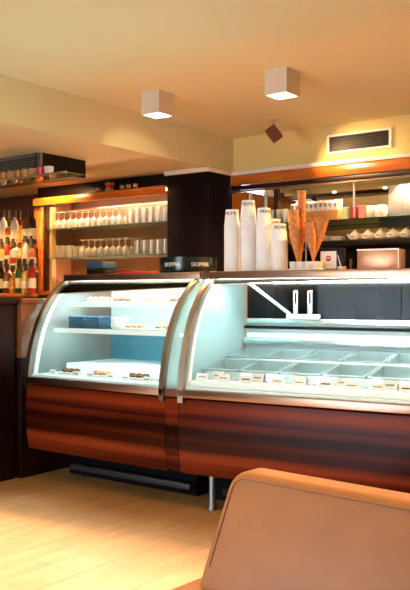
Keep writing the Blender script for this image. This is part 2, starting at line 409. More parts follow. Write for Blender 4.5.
# ------------------------------------------------------------------ glass cabinet left of the pillar
GX0, GX1, GY = -6.22, -4.505, 5.62
HZ0, HZ1 = 2.045, 2.125
cab = thing('glass_cabinet', 'orange wood framed niche with glass shelves of stemware left of pillar', 'cabinet', (0,0,0))
MB().box(GX0+.04, GX1, GY-.10, GY-.05, HZ0+.006, HZ1, .004).box(GX0+.04, GX1, GY-.052, WY+.01, HZ1-.012, HZ1).build('header', M['header'], cab)
MB().box(GX0-.02, GX0+.085, GY-.03, WY+.01, 1.04, HZ0, .003).build('side_post', M['header'], cab)
MB().box(GX0+.085, GX0+.14, GY+.0, WY+.01, 1.04, HZ0).build('inner_post', M['darkwood'], cab)
MB().box(GX0+.141, GX0+.155, GY+.09, WY-.02, 1.2, HZ1-.02).build('side_panel', M['cabback'], cab)
MB().box(GX0+.141, GX0+.175, GY+.03, GY+.088, 1.2, HZ0-.0).build('side_lining', M['tanlining'], cab)
MB().box(GX0+.11, GX1, WY-.02, WY+.01, 1.2, HZ0).build('back_panel', M['cabback'], cab)
MB().box(GX0+.085, GX1, GY-.05, WY-.02, 1.16, 1.20).build('counter', M['header'], cab)
MB().box(GX0-.02, GX1, GY+.02, WY, HZ1, BZ-.001).build('upper_panel', M['black'], cab)
MB().box(GX0+.2, GX1-.02, GY-.04, GY-.015, HZ0+.045, HZ0+.06).build('added_light_strip', M['added_warm'], cab)  # glowing strip added behind the header to light the glasses
SH = (1.822, 1.532)
for z in SH:
    MB().box(GX0+.115, GX1-.002, GY, WY-.03, z-.010, z).build('shelf', M['glass_shelf'], cab)
MB().box(GX0+.25, GX1-.05, WY-.045, WY-.03, 1.205, 1.225).build('added_light_strip', M['added_warm'], cab)  # second added strip, brightens the cabinet from below
# base below
MB().box(GX0-.02, GX1, GY-.05, WY-.02, 0, 1.159).build('base_unit', M['darkwood'], cab)

# stemware
def wine(name='wine_glass'):
    t = thing(name, 'x', 'glass', (0,0,0), 0, 'stemmed glasses in the cabinet')
    # stored upside down: the bowl's rim rests on the shelf
    MB().lathe([(.031,.0),(.036,.03),(.037,.05),(.030,.075),(.008,.092),(.004,.096),(.006,.092),(.028,.074),(.0345,.05),(.0335,.03),(.0285,.0)], n=16, closed=True).build('bowl', M['glass_drink'], t)
    MB().lathe([(.0035,.096),(.0035,.158)], n=8).build('stem', M['glass_drink'], t)
    MB().lathe([(.004,.158),(.031,.163),(.031,.166),(0.0,.167)], n=16).build('foot', M['glass_drink'], t)
    return t
def tumbler_mesh():
    return MB().lathe([(.030,0),(.036,.05),(.038,.125),(.035,.125),(.033,.05),(.027,.01),(.0,.008)], n=18, smooth=False)
W0 = wine(); first = [True]
def put_wine(x, y, z, label):
    global W0
    if first[0]:
        W0.location = (x, y, z); W0['label'] = label; first[0] = False; return W0
    return dup(W0, (x, y, z), 0, label)
TB = tumbler_mesh().build('glass_tumbler', M['glass_drink']); tfirst = [True]
tag(TB, 'x', 'glass', 'tumblers in the cabinet')
def put_tumbler(x, y, z, label, s=1.):
    o = TB if tfirst[0] else TB.copy()
    if not tfirst[0]: C.objects.link(o)
    tfirst[0] = False; o.location = (x, y, z); o.scale = (s, s, s); o['label'] = label
rows = (('front', GY+.06), ('back', GY+.19))
def run(shelf, z, lo, hi, step, fn, kind, s=None):
    for rn, y in rows:
        n = int((hi-lo)/step); off = 0 if rn == 'front' else step*.45
        for k in range(n):
            x = lo+step*(k+.5)+off
            lab = '%s, %s from the left in the %s row on the %s glass shelf' % (kind, ORD[k], rn, shelf)
            if s: fn(x, y, z, lab, s)
            else: fn(x, y, z, lab)
run('upper', SH[0], -6.02, -5.07, .082, put_wine, 'upturned wine glass')
run('upper', SH[0], -5.06, -4.56, .082, put_tumbler, 'tall cut tumbler', 1.15)
run('lower', SH[1], -6.02, -5.70, .082, put_tumbler, 'plain tumbler', .95)
run('lower', SH[1], -5.68, -4.98, .080, put_wine, 'upturned wine glass')
run('lower', SH[1], -4.97, -4.56, .082, put_tumbler, 'cut tumbler', 1.05)
for k in range(5): put_tumbler(-6.0+.085*k, GY+.10, 1.202, 'short tumbler, %s from the left on the cabinet counter' % ORD[k], .8)
# things on the cabinet counter, above the left case
o = thing('coffee_machine', 'squat black box machine under the lower glass shelf', 'machine', (-5.42, GY+.10, 1.202))
MB().box(-.12, .12, -.08, .08, 0, .12, .008).build('body', M['blackgloss'], o)
MB().box(-.13, .13, -.09, .09, .12, .20, .012).build('hopper', M['bluebox'], o)
o = MB().lathe([(.06,0),(.12,.012),(.13,.03),(.125,.03),(.11,.018),(0,.01)], n=24).build('serving_plate', M['steeldull'], None, (-5.11, GY+.10, 1.202)); tag(o, 'dull metal plate beside the black box machine', 'plate')
for k in range(4):
    x = -4.90+.085*k
    t = thing('coffee_cup', 'white coffee cup, %s from the left beside the red tray' % ORD[k], 'cup', (x, GY+.17, 1.202), 0, 'white cups by the pillar')
    MB().lathe([(.018,0),(.036,.03),(.038,.055),(.035,.055),(.033,.03),(0,.006)], n=16).build('bowl', M['ceramic'], t)
    MB().tube([(.036,0,.045),(.055,0,.042),(.055,0,.02),(.034,0,.015)], .004, 6).build('handle', M['ceramic'], t)
# bottles standing on the header
def small_bottle(x, label, h=.10):
    t = thing('miniature_bottle', label, 'bottle', (x, GY-.06, HZ1), 0, 'bottles on top of the cabinet')
    MB().lathe([(.020,0),(.021,.055),(.009,.075),(.008,.095),(.0,.095)], n=12).build('glass_body', M['blackgloss'], t)
    MB().lathe([(.0214,.014),(.0214,.045)], n=12).build('paper_label', M['pastry'], t)
    MB().lathe([(.0095,.088),(.0095,.105),(0,.105)], n=10).build('cap', M['black'], t)
for px, wd in ((98, 'alone at the left of the figurine'), (122, 'first to the right of the figurine'), (128.5, 'middle of the three right of the figurine'), (135.5, 'furthest right on the cabinet header')):
    p = on_y(px, 188, GY-.06); small_bottle(p.x, 'small dark bottle with cream label, ' + wd)
p = on_y(110, 188, GY-.05)
t = thing('decorative_figurine', 'red and gold decoration standing on the cabinet header among small bottles', 'figurine', (p.x, GY-.05, HZ1))
MB().lathe([(.045,0),(.048,.02),(.04,.03),(.036,.03)], n=12).build('base', M['pastry'], t)
MB().lathe([(.034,.03),(.044,.05),(.034,.075),(.02,.085),(0,.09)], n=10).build('body', M['red'], t)
for a in range(5):
    aa = a*2*PI/5
    MB().lathe([(0,.058),(.012,.065),(.012,.08),(0,.088)], (.034*math.cos(aa), .034*math.sin(aa), 0), n=8).build('ornament', M['amber'], t)

# ------------------------------------------------------------------ bottles behind the bar
bs = thing('bottle_display', 'stepped wooden rack of spirit bottles in front of the brown wall', 'shelf', (0,0,0))
tiers = ((5.04, 1.62), (4.86, 1.395), (4.68, 1.175))
for y, z in tiers:
    MB().box(-8.0, on_y(38, 250, y+.09).x, y-.075, y+.09, z-.03, z-.001, .002).build('step', M['header'], bs)
MB().box(-8.0, on_y(38, 250, 5.13).x, 4.955, 5.13, 0, 1.589).build('riser', M['darkwood'], bs)
MB().box(-8.0, on_y(38, 250, 4.77).x, 4.605, 4.77, 0, 1.144).build('cabinet_base', M['darkwood'], bs)
MB().box(-8.0, on_y(38, 250, 4.95).x, 4.785, 4.95, 0, 1.364).build('riser', M['darkwood'], bs)
glassc = {'clear':((.80,.74,.62),.15), 'amber':((.65,.24,.04),.12), 'brown':((.20,.06,.015),.12), 'green':((.03,.10,.03),.12), 'black':((.012,.010,.010),.12), 'red':((.45,.03,.02),.12), 'gold':((.85,.52,.12),.15)}
GM = {k: mat(k+'_bottle_glass', c, rough=r, coat=.4, var=.2, scale=20, trans=.15) for k, (c, r) in glassc.items()}
labc = {'white':(.82,.72,.52), 'cream':(.85,.66,.38), 'red':(.55,.04,.02), 'orange':(.85,.34,.06), 'dark':(.05,.03,.03)}
LM = {k: mat(k+'_bottle_label', c, rough=.6, var=.25, scale=50) for k, c in labc.items()}
shapes = {
 'tall': [(.034,0),(.036,.01),(.036,.18),(.026,.215),(.014,.235),(.013,.30),(0,.30)],
 'square': [(.036,0),(.040,.01),(.040,.15),(.036,.175),(.015,.19),(.014,.245),(0,.245)],
 'round': [(.040,0),(.046,.03),(.046,.10),(.034,.145),(.015,.17),(.014,.26),(0,.26)],
}
proto = {}
def bottle(x, y, z, shp, gc, lc, label, s):
    key = (shp, gc, lc)
    if key in proto: 
        o = dup(proto[key], (x, y, z), random.uniform(-.4, .4), label, s); return o
    t = thing('spirit_bottle', label, 'bottle', (x, y, z), 0, 'spirit bottles behind the bar'); t.scale = (s,)*3
    pr = shapes[shp]; n = 16
    MB().lathe(pr, n=n).build('glass_body', GM[gc], t)
    r = pr[2][0]+.0006; top = pr[2][1]
    MB().lathe([(r, .045), (r, top-.045)], n=n).build('paper_label', LM[lc], t)
    MB().lathe([(.016, pr[-1][1]-.05), (.016, pr[-1][1]+.012), (0, pr[-1][1]+.012)], n=10).build('cap', LM['dark' if lc != 'dark' else 'white'], t)
    proto[key] = t; return t
seq = [('tall','black','cream'),('tall','brown','white'),('round','gold','red'),('tall','clear','white'),('square','amber','cream'),('tall','clear','white'),('round','gold','cream'),
       ('square','clear','red'),('tall','red','white'),('square','gold','white'),('tall','green','cream'),('round','amber','orange'),('square','brown','white')]
order = 0
for ti, ((y, z), tn, xr) in enumerate(zip(tiers, ('top', 'middle', 'bottom'), (-6.31, -5.86, -5.86))):
    for rn, dy in (('front', -.035), ('back', .048)):
        n = 10
        xr = on_y(35 if rn == 'front' else 33.5, 250, y+dy).x-.035
        for k in range(n):
            x = xr-.080*k
            shp, gc, lc = seq[(k+ti*4+(6 if rn == 'back' else 0)) % len(seq)]
            s = (.86 if shp == 'tall' else .85)+.10*random.random()
            s *= 1.20 if ti == 0 and shp == 'tall' else 1.02
            if rn == 'back' and shp == 'round': shp = 'tall'
            if shp == 'round' : s = min(s, .86)
            bottle(x, y+dy, z, shp, gc, lc, '%s %s bottle with %s label, %s from the right in %s row of %s tier' % ({'tall':'tall','square':'broad','round':'rounded'}[shp], gc, lc, ORD[k], rn, tn), s)
for (y, z) in tiers[:2]:
    MB().box(-7.4, on_y(37, 250, y).x-.10, y-.088, y-.077, z-.05, z-.031).build('added_light_strip', M['added_amber'], bs)  # glowing strips added to brighten the bottle tiers
# bar counter with its dark side
bc = thing('bar_counter', 'dark glossy wood bar counter at the left edge of room', 'counter', (0,0,0))
MB().box(-8.6, -3.97, 2.6, 3.40, 0, 1.10, .004).build('body', M['barwood'], bc)
MB().box(-8.62, -3.95, 2.56, 3.42, 1.10, 1.14, .006).build('worktop', M['barwood'], bc)
MB().box(-4.25, -3.94, 3.425, 4.15, .76, 1.10, .003).build('side_panel', M['tanwood'], bc)
MB().box(-4.25, -3.942, 3.425, 4.15, 0, .758, .003).build('lower_panel', M['barwood'], bc)
MB().box(-4.27, -3.93, 3.425, 4.17, 1.10, 1.135, .005).build('worktop_end', M['tanwood'], bc)
p = on_y(2, 461, 2.6)
MB().lathe([(.012,0),(.012,.012),(0,.014)], n=12, mtx=Matrix.Translation((-3.969, 3.12, .27)) @ Matrix.Rotation(PI/2,4,'Y')).build('knob', M['chrome'], bc)

# ------------------------------------------------------------------ back bar right of the pillar
bb = thing('back_bar', 'wood framed mirrored back bar niche under the yellow wall', 'cabinet', (0,0,0))
MB().box(BX+.003, XR, WY-.05, WY-.001, 2.125, 2.212, .004).build('header', M['header'], bb)
MB().box(BX+.003, XR, WY-.03, WY+.02, 2.085, 2.123, .003).build('lower_moulding', M['darkwood'], bb)
MB().box(BX+.003, XR, WY-.022, WY-.008, 2.066, 2.080).build('rail', M['bronze'], bb)
MB().box(BX+.003, NX0+.005, WY-.02, WY+.5, .9, 2.064).build('side_post', M['header'], bb)
for px, m in ((249, 'crown'), (264.5, 'pastry')):
    q = on_y(px, 200, WY-.0)
    MB().lathe([(.017,.9),(.017,2.064)], (q.x, WY+.02, 0), n=14).build('metal_post', M['chrome'], bb)
q = on_y(277, 200, WY+.1); MB().box(q.x-.022, q.x+.022, WY+.08, WY+.12, .9, 2.085).build('inner_post', M['darkwood'], bb)
q = on_y(353, 200, WY); MB().lathe([(.010,1.785),(.010,2.066)], (q.x, WY+.02, 0), n=10).build('metal_post', M['chrome'], bb)
MB().box(NX0-.1, NX1+.1, WY+.44, WY+.5, .9, 2.2).build('mirror_panel', M['mirror'], bb)
MB().box(NX0+.005, NX1, WY+.022, WY+.44, 2.118, 2.125).build('soffit', M['plaster'], bb)
MB().box(NX0+.02, NX1, WY+.0, WY+.40, 1.765, 1.775).build('shelf', M['glass_shelf_dark'], bb)
q = on_y(377, 220, WY)
MB().box(q.x, NX1, WY+.04, WY+.38, 1.70, 1.764).build('shelf_box', M['sheen'], bb)
MB().box(NX0+.02, NX1, WY-.02, WY+.42, 1.555, 1.60, .003).build('shelf', M['black'], bb)
MB().box(NX0+.02, NX1, WY+.40, WY+.43, .95, 1.554).build('splashback', M['blackgloss'], bb)
MB().box(BX+.003, NX1+.3, WY-.35, WY+.0, 0, .898).build('base_unit', M['darkwood'], bb)
MB().box(BX+.003, NX1+.3, WY-.37, WY+.395, .9, .94, .003).build('worktop', M['blackgloss'], bb)
for x in (-3.45, -2.95, -2.45, -1.9):  # small lights added to brighten the goods on the niche shelves
    MB().lathe([(.016,2.106),(.016,2.116)], (x, WY+.10, 0), n=12).build('added_puck_light', M['diffuser'], bb)
    spot((x, WY+.10, 2.10), (x, WY+.06, 1.3), 10, (1,.72,.42), 130, .5, .012)
# upper shelf contents
Z1 = 1.776; YA = WY+.12
k = 0
q0 = on_y(254, 220, YA).x; q1 = on_y(288, 220, YA).x
for rn, yy in (('front', YA-.03), ('back', YA+.06)):
    for k in range(6):
        x = q0+.03+(q1-q0-.04)*k/5
        o = TB.copy(); C.objects.link(o); o.name = 'shot_glass'; o.location = (x+(.02 if rn == 'back' else 0), yy, Z1); o.scale = (.72,.72,1.0)
        o['label'] = 'small glass, %s from the left in the %s row behind the cup stacks' % (ORD[k], rn); o['group'] = 'small glasses on the back bar shelf'
a = on_y(293, 215, YA); b = on_y(342, 213, YA)
bx = thing('wooden_crate', 'long orange crate full of white sachets on the back bar shelf', 'crate', (a.x, YA-.08, Z1))
W = b.x-a.x
MB().box(0, W, 0, .008, 0, .085).box(0, W, .152, .16, 0, .085).box(0, .008, .008, .152, 0, .085).box(W-.008, W, .008, .152, 0, .085).box(.008, W-.008, .008, .152, 0, .008).build('crate_body', M['cloth'], bx)
MB().box(W*.47, W*.53, -.0015, 0, .040, .048).build('slot', M['choc'], bx)
sb = MB().box(-.017,.017,-.006,.006,0,.115,.002,1).build('sachet', M['paper'])
tag(sb, 'x', 'sachet', 'white sachets in the crate')
MB().box(-.009,.009,-.0075,-.0061,.072,.10).build('printed_square', M['inkgrey'], sb)
i = 0
for r in range(3):
    for k in range(10):
        loc = (a.x+.030+(W-.060)*k/9, YA-.055+.045*r, Z1+.04+random.uniform(0, .008)+.012*r)
        lab = 'white sachet with grey square, %s from the left in the %s row of the crate' % (ORD[k], ('front','middle','back')[r])
        if i == 0: sb.location = loc; sb['label'] = lab
        else: dup(sb, loc, random.uniform(-.12, .12), lab)
        i += 1
def jar(px, m, label, h=.10):
    q = on_y(px, 216, YA-.04)
    t = thing('candle_jar', label, 'jar', (q.x, YA-.04, Z1), 0, 'coloured jars on the back bar shelf')
    MB().lathe([(.030,0),(.033,.01),(.033,h),(.030,h),(.029,.012),(0,.010)], n=18).build('jar_body', m, t)
    MB().lathe([(.0345,h-.02),(.0345,h),(0.02,h+.004),(0,h+.006)], n=18).build('lid', m, t)
jar(346, M['green'], 'pale green jar right of the orange crate')
jar(355, M['red'], 'deep red jar between the green and pink jars')
jar(362, M['pink'], 'pink jar right of the red jar', .105)
o = MB().box(-.14,.14,-.05,.05,0,.008).build('white_tray', M['paper'], None, (on_y(356,0,YA-.05).x, YA-.10, Z1)); 
bpy.data.objects.remove(o)
for k, px in enumerate((370, 376, 382)):
    q = on_y(px, 214, YA)
    o = MB().lathe([(.030,0),(.045,.03),(.048,.075),(.038,.10),(.02,.108),(0,.11)], n=18).build('sugar_bowl', M['ceramic'], None, (q.x, YA+.0+.03*(k % 2), Z1))
    tag(o, 'rounded cream bowl, %s from the left beside the pink jar' % ORD[k], 'bowl', 'cream bowls on the back bar shelf')
# sheet of paper and white appliance at the right
q = on_y(400, 200, WY+.2)
t = thing('white_cabinet', 'plain white box cabinet standing at the right end of the upper shelf', 'box', (q.x, WY+.2, Z1))
MB().box(-.075,.20,-.06,.16,0,.26,.004).build('body', M['lavender'], t)
MB().box(.045,.05,-.062,-.0605,.03,.25).build('door_gap', M['inkgrey'], t)
# lower shelf: plates and teapots
Z2 = 1.601; YB = WY+.08
pl0 = None
def plate_stack(px, n, wd, r=.075):
    q = on_y(px, 240, YB+.02)
    for k in range(n):
        o = MB().lathe([(r*.55,0),(r*.6,.002),(r,.012),(r,.015),(r*.6,.006),(0,.005)], n=24).build('saucer', M['ceramic'], None, (q.x, YB+.03, Z2+.009*k))
        tag(o, 'white saucer, %s from the bottom of the %s stack' % (ORD[k], wd), 'plate', 'stacked saucers on the back bar')
plate_stack(306, 5, 'left'); plate_stack(323, 5, 'middle', .07); plate_stack(337.5, 4, 'right', .07)
tp = thing('sugar_pot', 'x', 'pot', (0,0,0), 0, 'white lidded pots on the back bar')
MB().lathe([(.028,0),(.046,.015),(.050,.035),(.042,.055),(.030,.062)], n=20).build('pot_body', M['ceramic'], tp)
MB().lathe([(.031,.062),(.024,.072),(.008,.077),(.010,.086),(0,.090)], n=16).build('lid', M['ceramic'], tp)
MB().tube([(.044,0,.045),(.066,0,.05),(.068,0,.030),(.046,0,.02)], .004, 6).build('handle', M['ceramic'], tp)
MB().tube([(-.044,0,.025),(-.060,0,.04),(-.068,0,.060)], .008, 6, .005).build('spout', M['ceramic'], tp)
MB().box(-.018,.018,-.0515,-.0495,.030,.036).build('printed_mark', M['ink'], tp)
for k, px in enumerate((355, 368, 380.5, 393, 406)):
    q = on_y(px, 237, YB); lab = 'white lidded pot with dark mark, %s from the left on the black shelf' % ORD[k]
    if k == 0: tp.location = (q.x, YB, Z2); tp['label'] = lab
    else: dup(tp, (q.x, YB+.0, Z2), 0, lab)
# bottles and machines below, mostly dark
for k, px in enumerate((343, 351, 372, 386)):
    q = on_y(px, 262, WY+.1)
    o = MB().lathe([(.03,0),(.032,.2),(.026,.24),(.012,.27),(.012,.32),(0,.32)], n=14).build('syrup_bottle', GM['brown' if k % 2 else 'clear'], None, (q.x, WY+.1, .941+.0))
    o.scale = (1,1,1.6)
    tag(o, 'tall %s bottle, %s from the left below the white pots' % ('brown' if k % 2 else 'clear', ORD[k]), 'bottle', 'bottles below the pots')

# ------------------------------------------------------------------ display cases
PROF = [(0,.655),(.008,.72),(.022,.79),(.042,.87),(.068,.945),(.102,1.02),(.145,1.09),(.198,1.155),(.262,1.212),(.33,1.25)]
TOPZ = 1.288
def case(name, label, loc, rz, L, dark_back):
    t = thing(name, label, 'display case', loc, rz)
    D = .78
    # body under the deck, carried on feet, with the wood panel in front
    MB().box(.02, L-.02, .06, D, .22, .655).build('cooling_body', M['recess'], t)
    MB().extr([(.03,.612),(.012,.60),(.002,.50),(.0,.40),(.006,.30),(.022,.22),(.030,.206),(.055,.206),(.055,.612)], .0, L, True).build('front_panel', M['panel'], t)
    MB().box(0, L, -.012, .05, .614, .655, .004).build('front_rail', M['bronze'], t)
    g = MB().band(PROF, .006, .028, L-.028).build('curved_glass', M['glass_case'], t)
    # top
    MB().box(0, L, .315, D, 1.245, TOPZ, .004).build('top_shelf', M['bronze'], t)
    MB().box(.04, L-.04, .36, .40, 1.222, 1.243).build('light_tube', M['led'], t)
    # ends: a slim curved frame outside, white seal inside, green edged glass
    for x, s in ((0, 1), (L, -1)):
        e = [(p[0]-.012, p[1]) for p in PROF]
        fr = MB().band([(-.012,.585)]+e, .030, x, x+s*.032)
        fr.build('end_frame', M['framemetal'], t)
        MB().extr([(p[0]+.022, p[1]-.004) for p in PROF]+[(D-.01,1.245),(D-.01,.655)], x+s*.008, x+s*.014).build('end_glass', M['glass_edge'], t)
        MB().band([(p[0]+.030, p[1]-.002) for p in PROF[:-1]], .028, x+s*.027, x+s*.042).build('end_seal', M['white'], t)
    # interior
    MB().box(.03, L-.03, .02, .74, .656, .668).build('deck', M['inner'], t)
    if dark_back:
        MB().box(.03, L-.03, .735, .76, .668, 1.015).build('back_wall', M['inner'], t)
        MB().box(.03, L-.03, .700, .734, .955, .972, .002).build('dark_groove', M['recess'], t)
        MB().box(.03, L-.03, .690, .734, .86, .905, .012).build('cold_air_duct', M['steel'], t)
        MB().box(.03, L-.03, .715, .735, .985, 1.015, .003).build('back_ledge', M['steel'], t)
        MB().box(.03, L*.5, .748, .753, 1.016, 1.244).build('sliding_door', M['glass_dark'], t)
        MB().box(L*.48, L-.03, .758, .763, 1.016, 1.244).build('sliding_door', M['glass_dark'], t)
    else:
        MB().box(.03, L-.03, .74, .76, .668, 1.244).build('back_wall', M['inner'], t)
        MB().box(.03, L-.03, .733, .739, .722, .905).build('blue_reflection_panel', M['blue_reflection'], t)  # blue sheet painted in place of a reflection low on the back wall
    # feet and the machinery seen under it
    n = 0
    for x in ((.125, L-.12) if dark_back else (.2, L-.2)):
        for y in ((.14,) if dark_back else (.60,)):
            MB().lathe([(.022,0),(.022,.02),(.016,.03),(.016,.215)], (x, y, 0), n=12).build('foot', M['steeldull'], t)
    MB().box(.12, L-.03, .26, .30, .05, .085, .004).build('chassis_bar', M['louvre'], t)
    MB().box(.03, L-.03, .34, .56, .0, .219, .004).build('plinth', M['recess'], t)
    return t
LX, LY, LL = -3.84, 3.374, 1.10
RX, RY, RL, RA = -2.645, 3.376, 1.95, math.radians(6.2)
cl = case('display_case', 'left curved glass pastry case with white shelves and red wood front', (LX, LY, 0), 0, LL, False)
cr = case('display_case', 'long right curved glass gelato case with steel pans and paper cups on top', (RX, RY, 0), RA, RL, True)
# left case shelves
SL = ((.30, 1.105), (.20, .945))
for w0, z in SL:
    MB().box(.045, LL-.045, w0, .735, z-.008, z).build('glass_shelf', M['glass_shelf'], cl)
    MB().box(.045, LL-.045, w0-.010, w0, z-.024, z+.004).build('shelf_edge', M['white'], cl)
    MB().box(.06, LL-.06, w0+.02, w0+.035, z-.022, z-.010).build('light_tube', M['led'], cl)
MB().box(.045, LL-.045, .30, .74, .668, .72).build('deck_step', M['inner'], cl)
# corner filler between the two cases
fx = thing('corner_filler', 'narrow wedge of green glass and wood joining the two glass cases', 'panel', (0,0,0))
xa, xb = LX+LL+.002, RX-.003
MB().band([(p[0]+LY+.012, p[1]) for p in PROF], .006, xa, xb).build('filler_glass', M['glass_edge'], fx)
MB().extr([(LY+.03,.612),(LY+.012,.60),(LY+.004,.50),(LY+.002,.40),(LY+.008,.30),(LY+.024,.22),(LY+.055,.206),(LY+.055,.612)], xa, xb).build('filler_panel', M['panel'], fx)
MB().box(xa, xb, LY+.0, LY+.05, .614, .655).build('filler_rail', M['bronze'], fx)
MB().box(xa, xb, LY+.33, LY+.62, 1.245, TOPZ-.002).build('filler_top', M['bronze'], fx)
for c_ in fx.children:                      # its right edge follows the angled end of the right case
    for v in c_.data.vertices:
        if v.co.x > (xa+xb)/2: v.co.x -= math.tan(RA)*(v.co.y-LY)

Rm = Matrix.Translation((RX, RY, 0)) @ Matrix.Rotation(RA, 4, 'Z')
def R(u, w, z): return Rm @ Vector((u, w, z))
def Lc(u, w, z): return Vector((LX+u, LY+w, z))

# gelato pans
def pan_mb(wd, dp, h):
    b = MB(); th = .003
    b.box(-wd/2, wd/2, -dp/2, -dp/2+.014, h-.004, h).box(-wd/2, wd/2, dp/2-.014, dp/2, h-.004, h)
    b.box(-wd/2, -wd/2+.010, -dp/2+.014, dp/2-.014, h-.004, h).box(wd/2-.010, wd/2, -dp/2+.014, dp/2-.014, h-.004, h)
    b.box(-wd/2+.008, -wd/2+.011, -dp/2+.012, dp/2-.012, 0, h-.004).box(wd/2-.011, wd/2-.008, -dp/2+.012, dp/2-.012, 0, h-.004)
    b.box(-wd/2+.011, wd/2-.011, -dp/2+.012, -dp/2+.015, 0, h-.004).box(-wd/2+.011, wd/2-.011, dp/2-.015, dp/2-.012, 0, h-.004)
    b.box(-wd/2+.011, wd/2-.011, -dp/2+.015, dp/2-.015, 0, .003)
    return b
pw = .225; tilt = math.radians(9)
def place_pan(mesh, u, w, z, lab, dz, first=[None]):
    o = bpy.data.objects.new('gelato_pan', mesh); C.objects.link(o)
    o.matrix_world = Rm @ Matrix.Translation((u, w, z)) @ Matrix.Rotation(tilt, 4, 'X')
    tag(o, lab, 'pan', 'steel pans in the gelato case')
pm = {}
for nm, dp, h in (('front', .25, .07), ('back', .26, .09)):
    b = pan_mb(pw, dp, h); o = b.build('gelato_pan', M['pansteel']); pm[nm] = o.data; bpy.data.objects.remove(o)
for k in range(8):
    place_pan(pm['front'], .16+.232*k, .30, .705, 'shallow steel gelato pan, %s from the left in the front row' % ORD[k], 0)
    place_pan(pm['back'], .16+.232*k, .592, .735, 'deep steel gelato pan, %s from the left in the back row' % ORD[k], 0)
# the ledge the tags stand on and the steps that hold the pans
MB().box(.045, RL-.045, .045, .155, .669, .700, .003).build('tag_ledge', M['white'], cr)
MB().extr([(.165,.669),(.165,.698),(.72,.77),(.72,.669)], .045, RL-.045).build('pan_well', M['inner'], cr); bpy.data.objects.remove([c for c in cr.children if c.name.startswith('pan_well')][0])
MB().box(.045, RL-.045, .42, .438, .72, .80).box(.045, RL-.045, .160, .172, .669, .745).build('pan_rail', M['steel'], cr)
# price tags
def tag_card(u, w, z, where, lab, wd=.062, h=.036, print_='grey', berry=False):
    t = thing('price_tag', lab, 'price tag', where(u, w, z), RA if where is R else 0, 'price tags in the cases')
    c, s = math.cos(-.35), math.sin(-.35)
    mt = Matrix.Rotation(-.35, 4, 'X')
    MB().box(-wd/2, wd/2, 0, .0015, 0, h, mtx=mt).build('card', M['paper'], t)
    MB().box(-wd/2, wd/2, 0, .018, -.0005, .001).build('card_foot', M['paper'], t)
    if print_: MB().box(-wd*.32, wd*.32, -.0008, -.0001, h*.42, h*.58, mtx=mt).build('printed_line', M['ink' if print_ == 'dark' else 'inkgrey'], t)
    if berry:
        for dx, dz in ((-.020,.018),(-.012,.008),(-.024,.006)):
            MB().lathe([(0,-.0012),(.007,-.001),(.008,-.0003),(0,0)], n=10, mtx=mt @ Matrix.Translation((dx,0,dz)) @ Matrix.Rotation(PI/2,4,'X')).build('printed_berry', M['ink'], t)
us = [.10,.23,.36,.54,.66,.80,.93,1.06,1.20,1.34,1.5,1.65,1.8]
for k, u in enumerate(us):
    tag_card(u, .070, .701, R, 'white price card%s, %s from the left along the front ledge' % (' with dark berries' if k in (4, 7) else '', ORD[k]), .072, .040, 'dark' if k % 3 == 2 else 'grey', k in (4, 7))
for k in range(8):
    tag_card(.16+.235*k, .135, .701, R, 'white price card, %s from the left in the rear line before the pans' % ORD[k], .07, .048, 'grey')
# scoop stand and scoops
p0 = R(.42, .60, 0)
st = thing('scoop_stand', 'white trough holding two upright steel spatulas inside the gelato case', 'stand', R(.41, .69, 1.036), RA)
st.location = R(.41, .722, 1.016)
MB().box(-.10,.10,-.03,.012,0,.028,.004).build('trough', M['white'], st)
for k, du in enumerate((-.045, .045)):
    t = thing('gelato_spatula', 'steel gelato spatula with slotted handle, %s of the two standing upright' % ('left','right')[k], 'spatula', R(.41+du, .708, 1.045), RA, 'gelato spatulas')
    b = MB().box(-.014,-.006,-.003,.003,0,.125).box(.006,.014,-.003,.003,0,.125).box(-.014,.014,-.003,.003,.125,.138,.002).box(-.014,.014,-.003,.003,0,.03)
    b.build('handle', M['steel'], t)
    MB().box(-.012,.012,-.004,.004,.0305,.06).build('grip', M['steeldull'], t)
# diagonal white bar inside the case
MB().tube([(.20,.40,1.235),(.33,.70,1.045)], .010, 8).build('diagonal_bar', M['white'], cr)
# pastries in the left case
def plate_with(u, w, z, wd, kinds, n):
    o = MB().box(-.085,.085,-.06,.06,0,.010,.003).build('pastry_tray', M['paper'], None, Lc(u, w, z+.001))
    tag(o, 'white pastry tray ' + wd, 'tray', 'pastry trays in the left case')
    for k in range(n):
        q = Lc(u-.05+.05*(k % 3), w-.028+.055*(k//3), z+.012)
        b = MB().lathe([(0,0),(.018,.002),(.023,.012),(.016,.024),(0,.028)], n=10)
        b.build('pastry', M[kinds], None, q)
        tag(bpy.data.objects[b_last()], '%s bun, %s %s on the white tray %s' % ('dark' if kinds == 'choc' else 'golden', ('front','rear')[k//3], ('left','middle','right')[k % 3], wd), 'pastry', 'buns in the left case')
def b_last(): return C.objects[-1].name
plate_with(.20, .44, SL[0][1], 'at the left of the top shelf', 'pastry', 6)
plate_with(.44, .42, SL[0][1], 'second from left on the top shelf', 'choc', 3)
plate_with(.68, .42, SL[0][1], 'third from left on the top shelf', 'pastry', 3)
plate_with(.90, .42, SL[0][1], 'at the right of the top shelf', 'choc', 3)
plate_with(.62, .34, SL[1][1], 'in the middle of the lower shelf', 'pastry', 3)
plate_with(.86, .34, SL[1][1], 'at the right of the lower shelf', 'pastry', 6)
for k, (u, sz) in enumerate(((.14,.13), (.29,.11))):
    t = thing('cake_box', 'navy blue cake box, %s of the two on the lower shelf' % ('left','right')[k], 'box', Lc(u, .36, SL[1][1]+.001))
    MB().box(-sz/2, sz/2, -.07, .07, 0, .055, .003).build('box_base', M['bluebox'], t)
    MB().box(-sz/2-.002, sz/2+.002, -.072, .072, .056, .075, .003).build('box_lid', M['bluebox'], t)
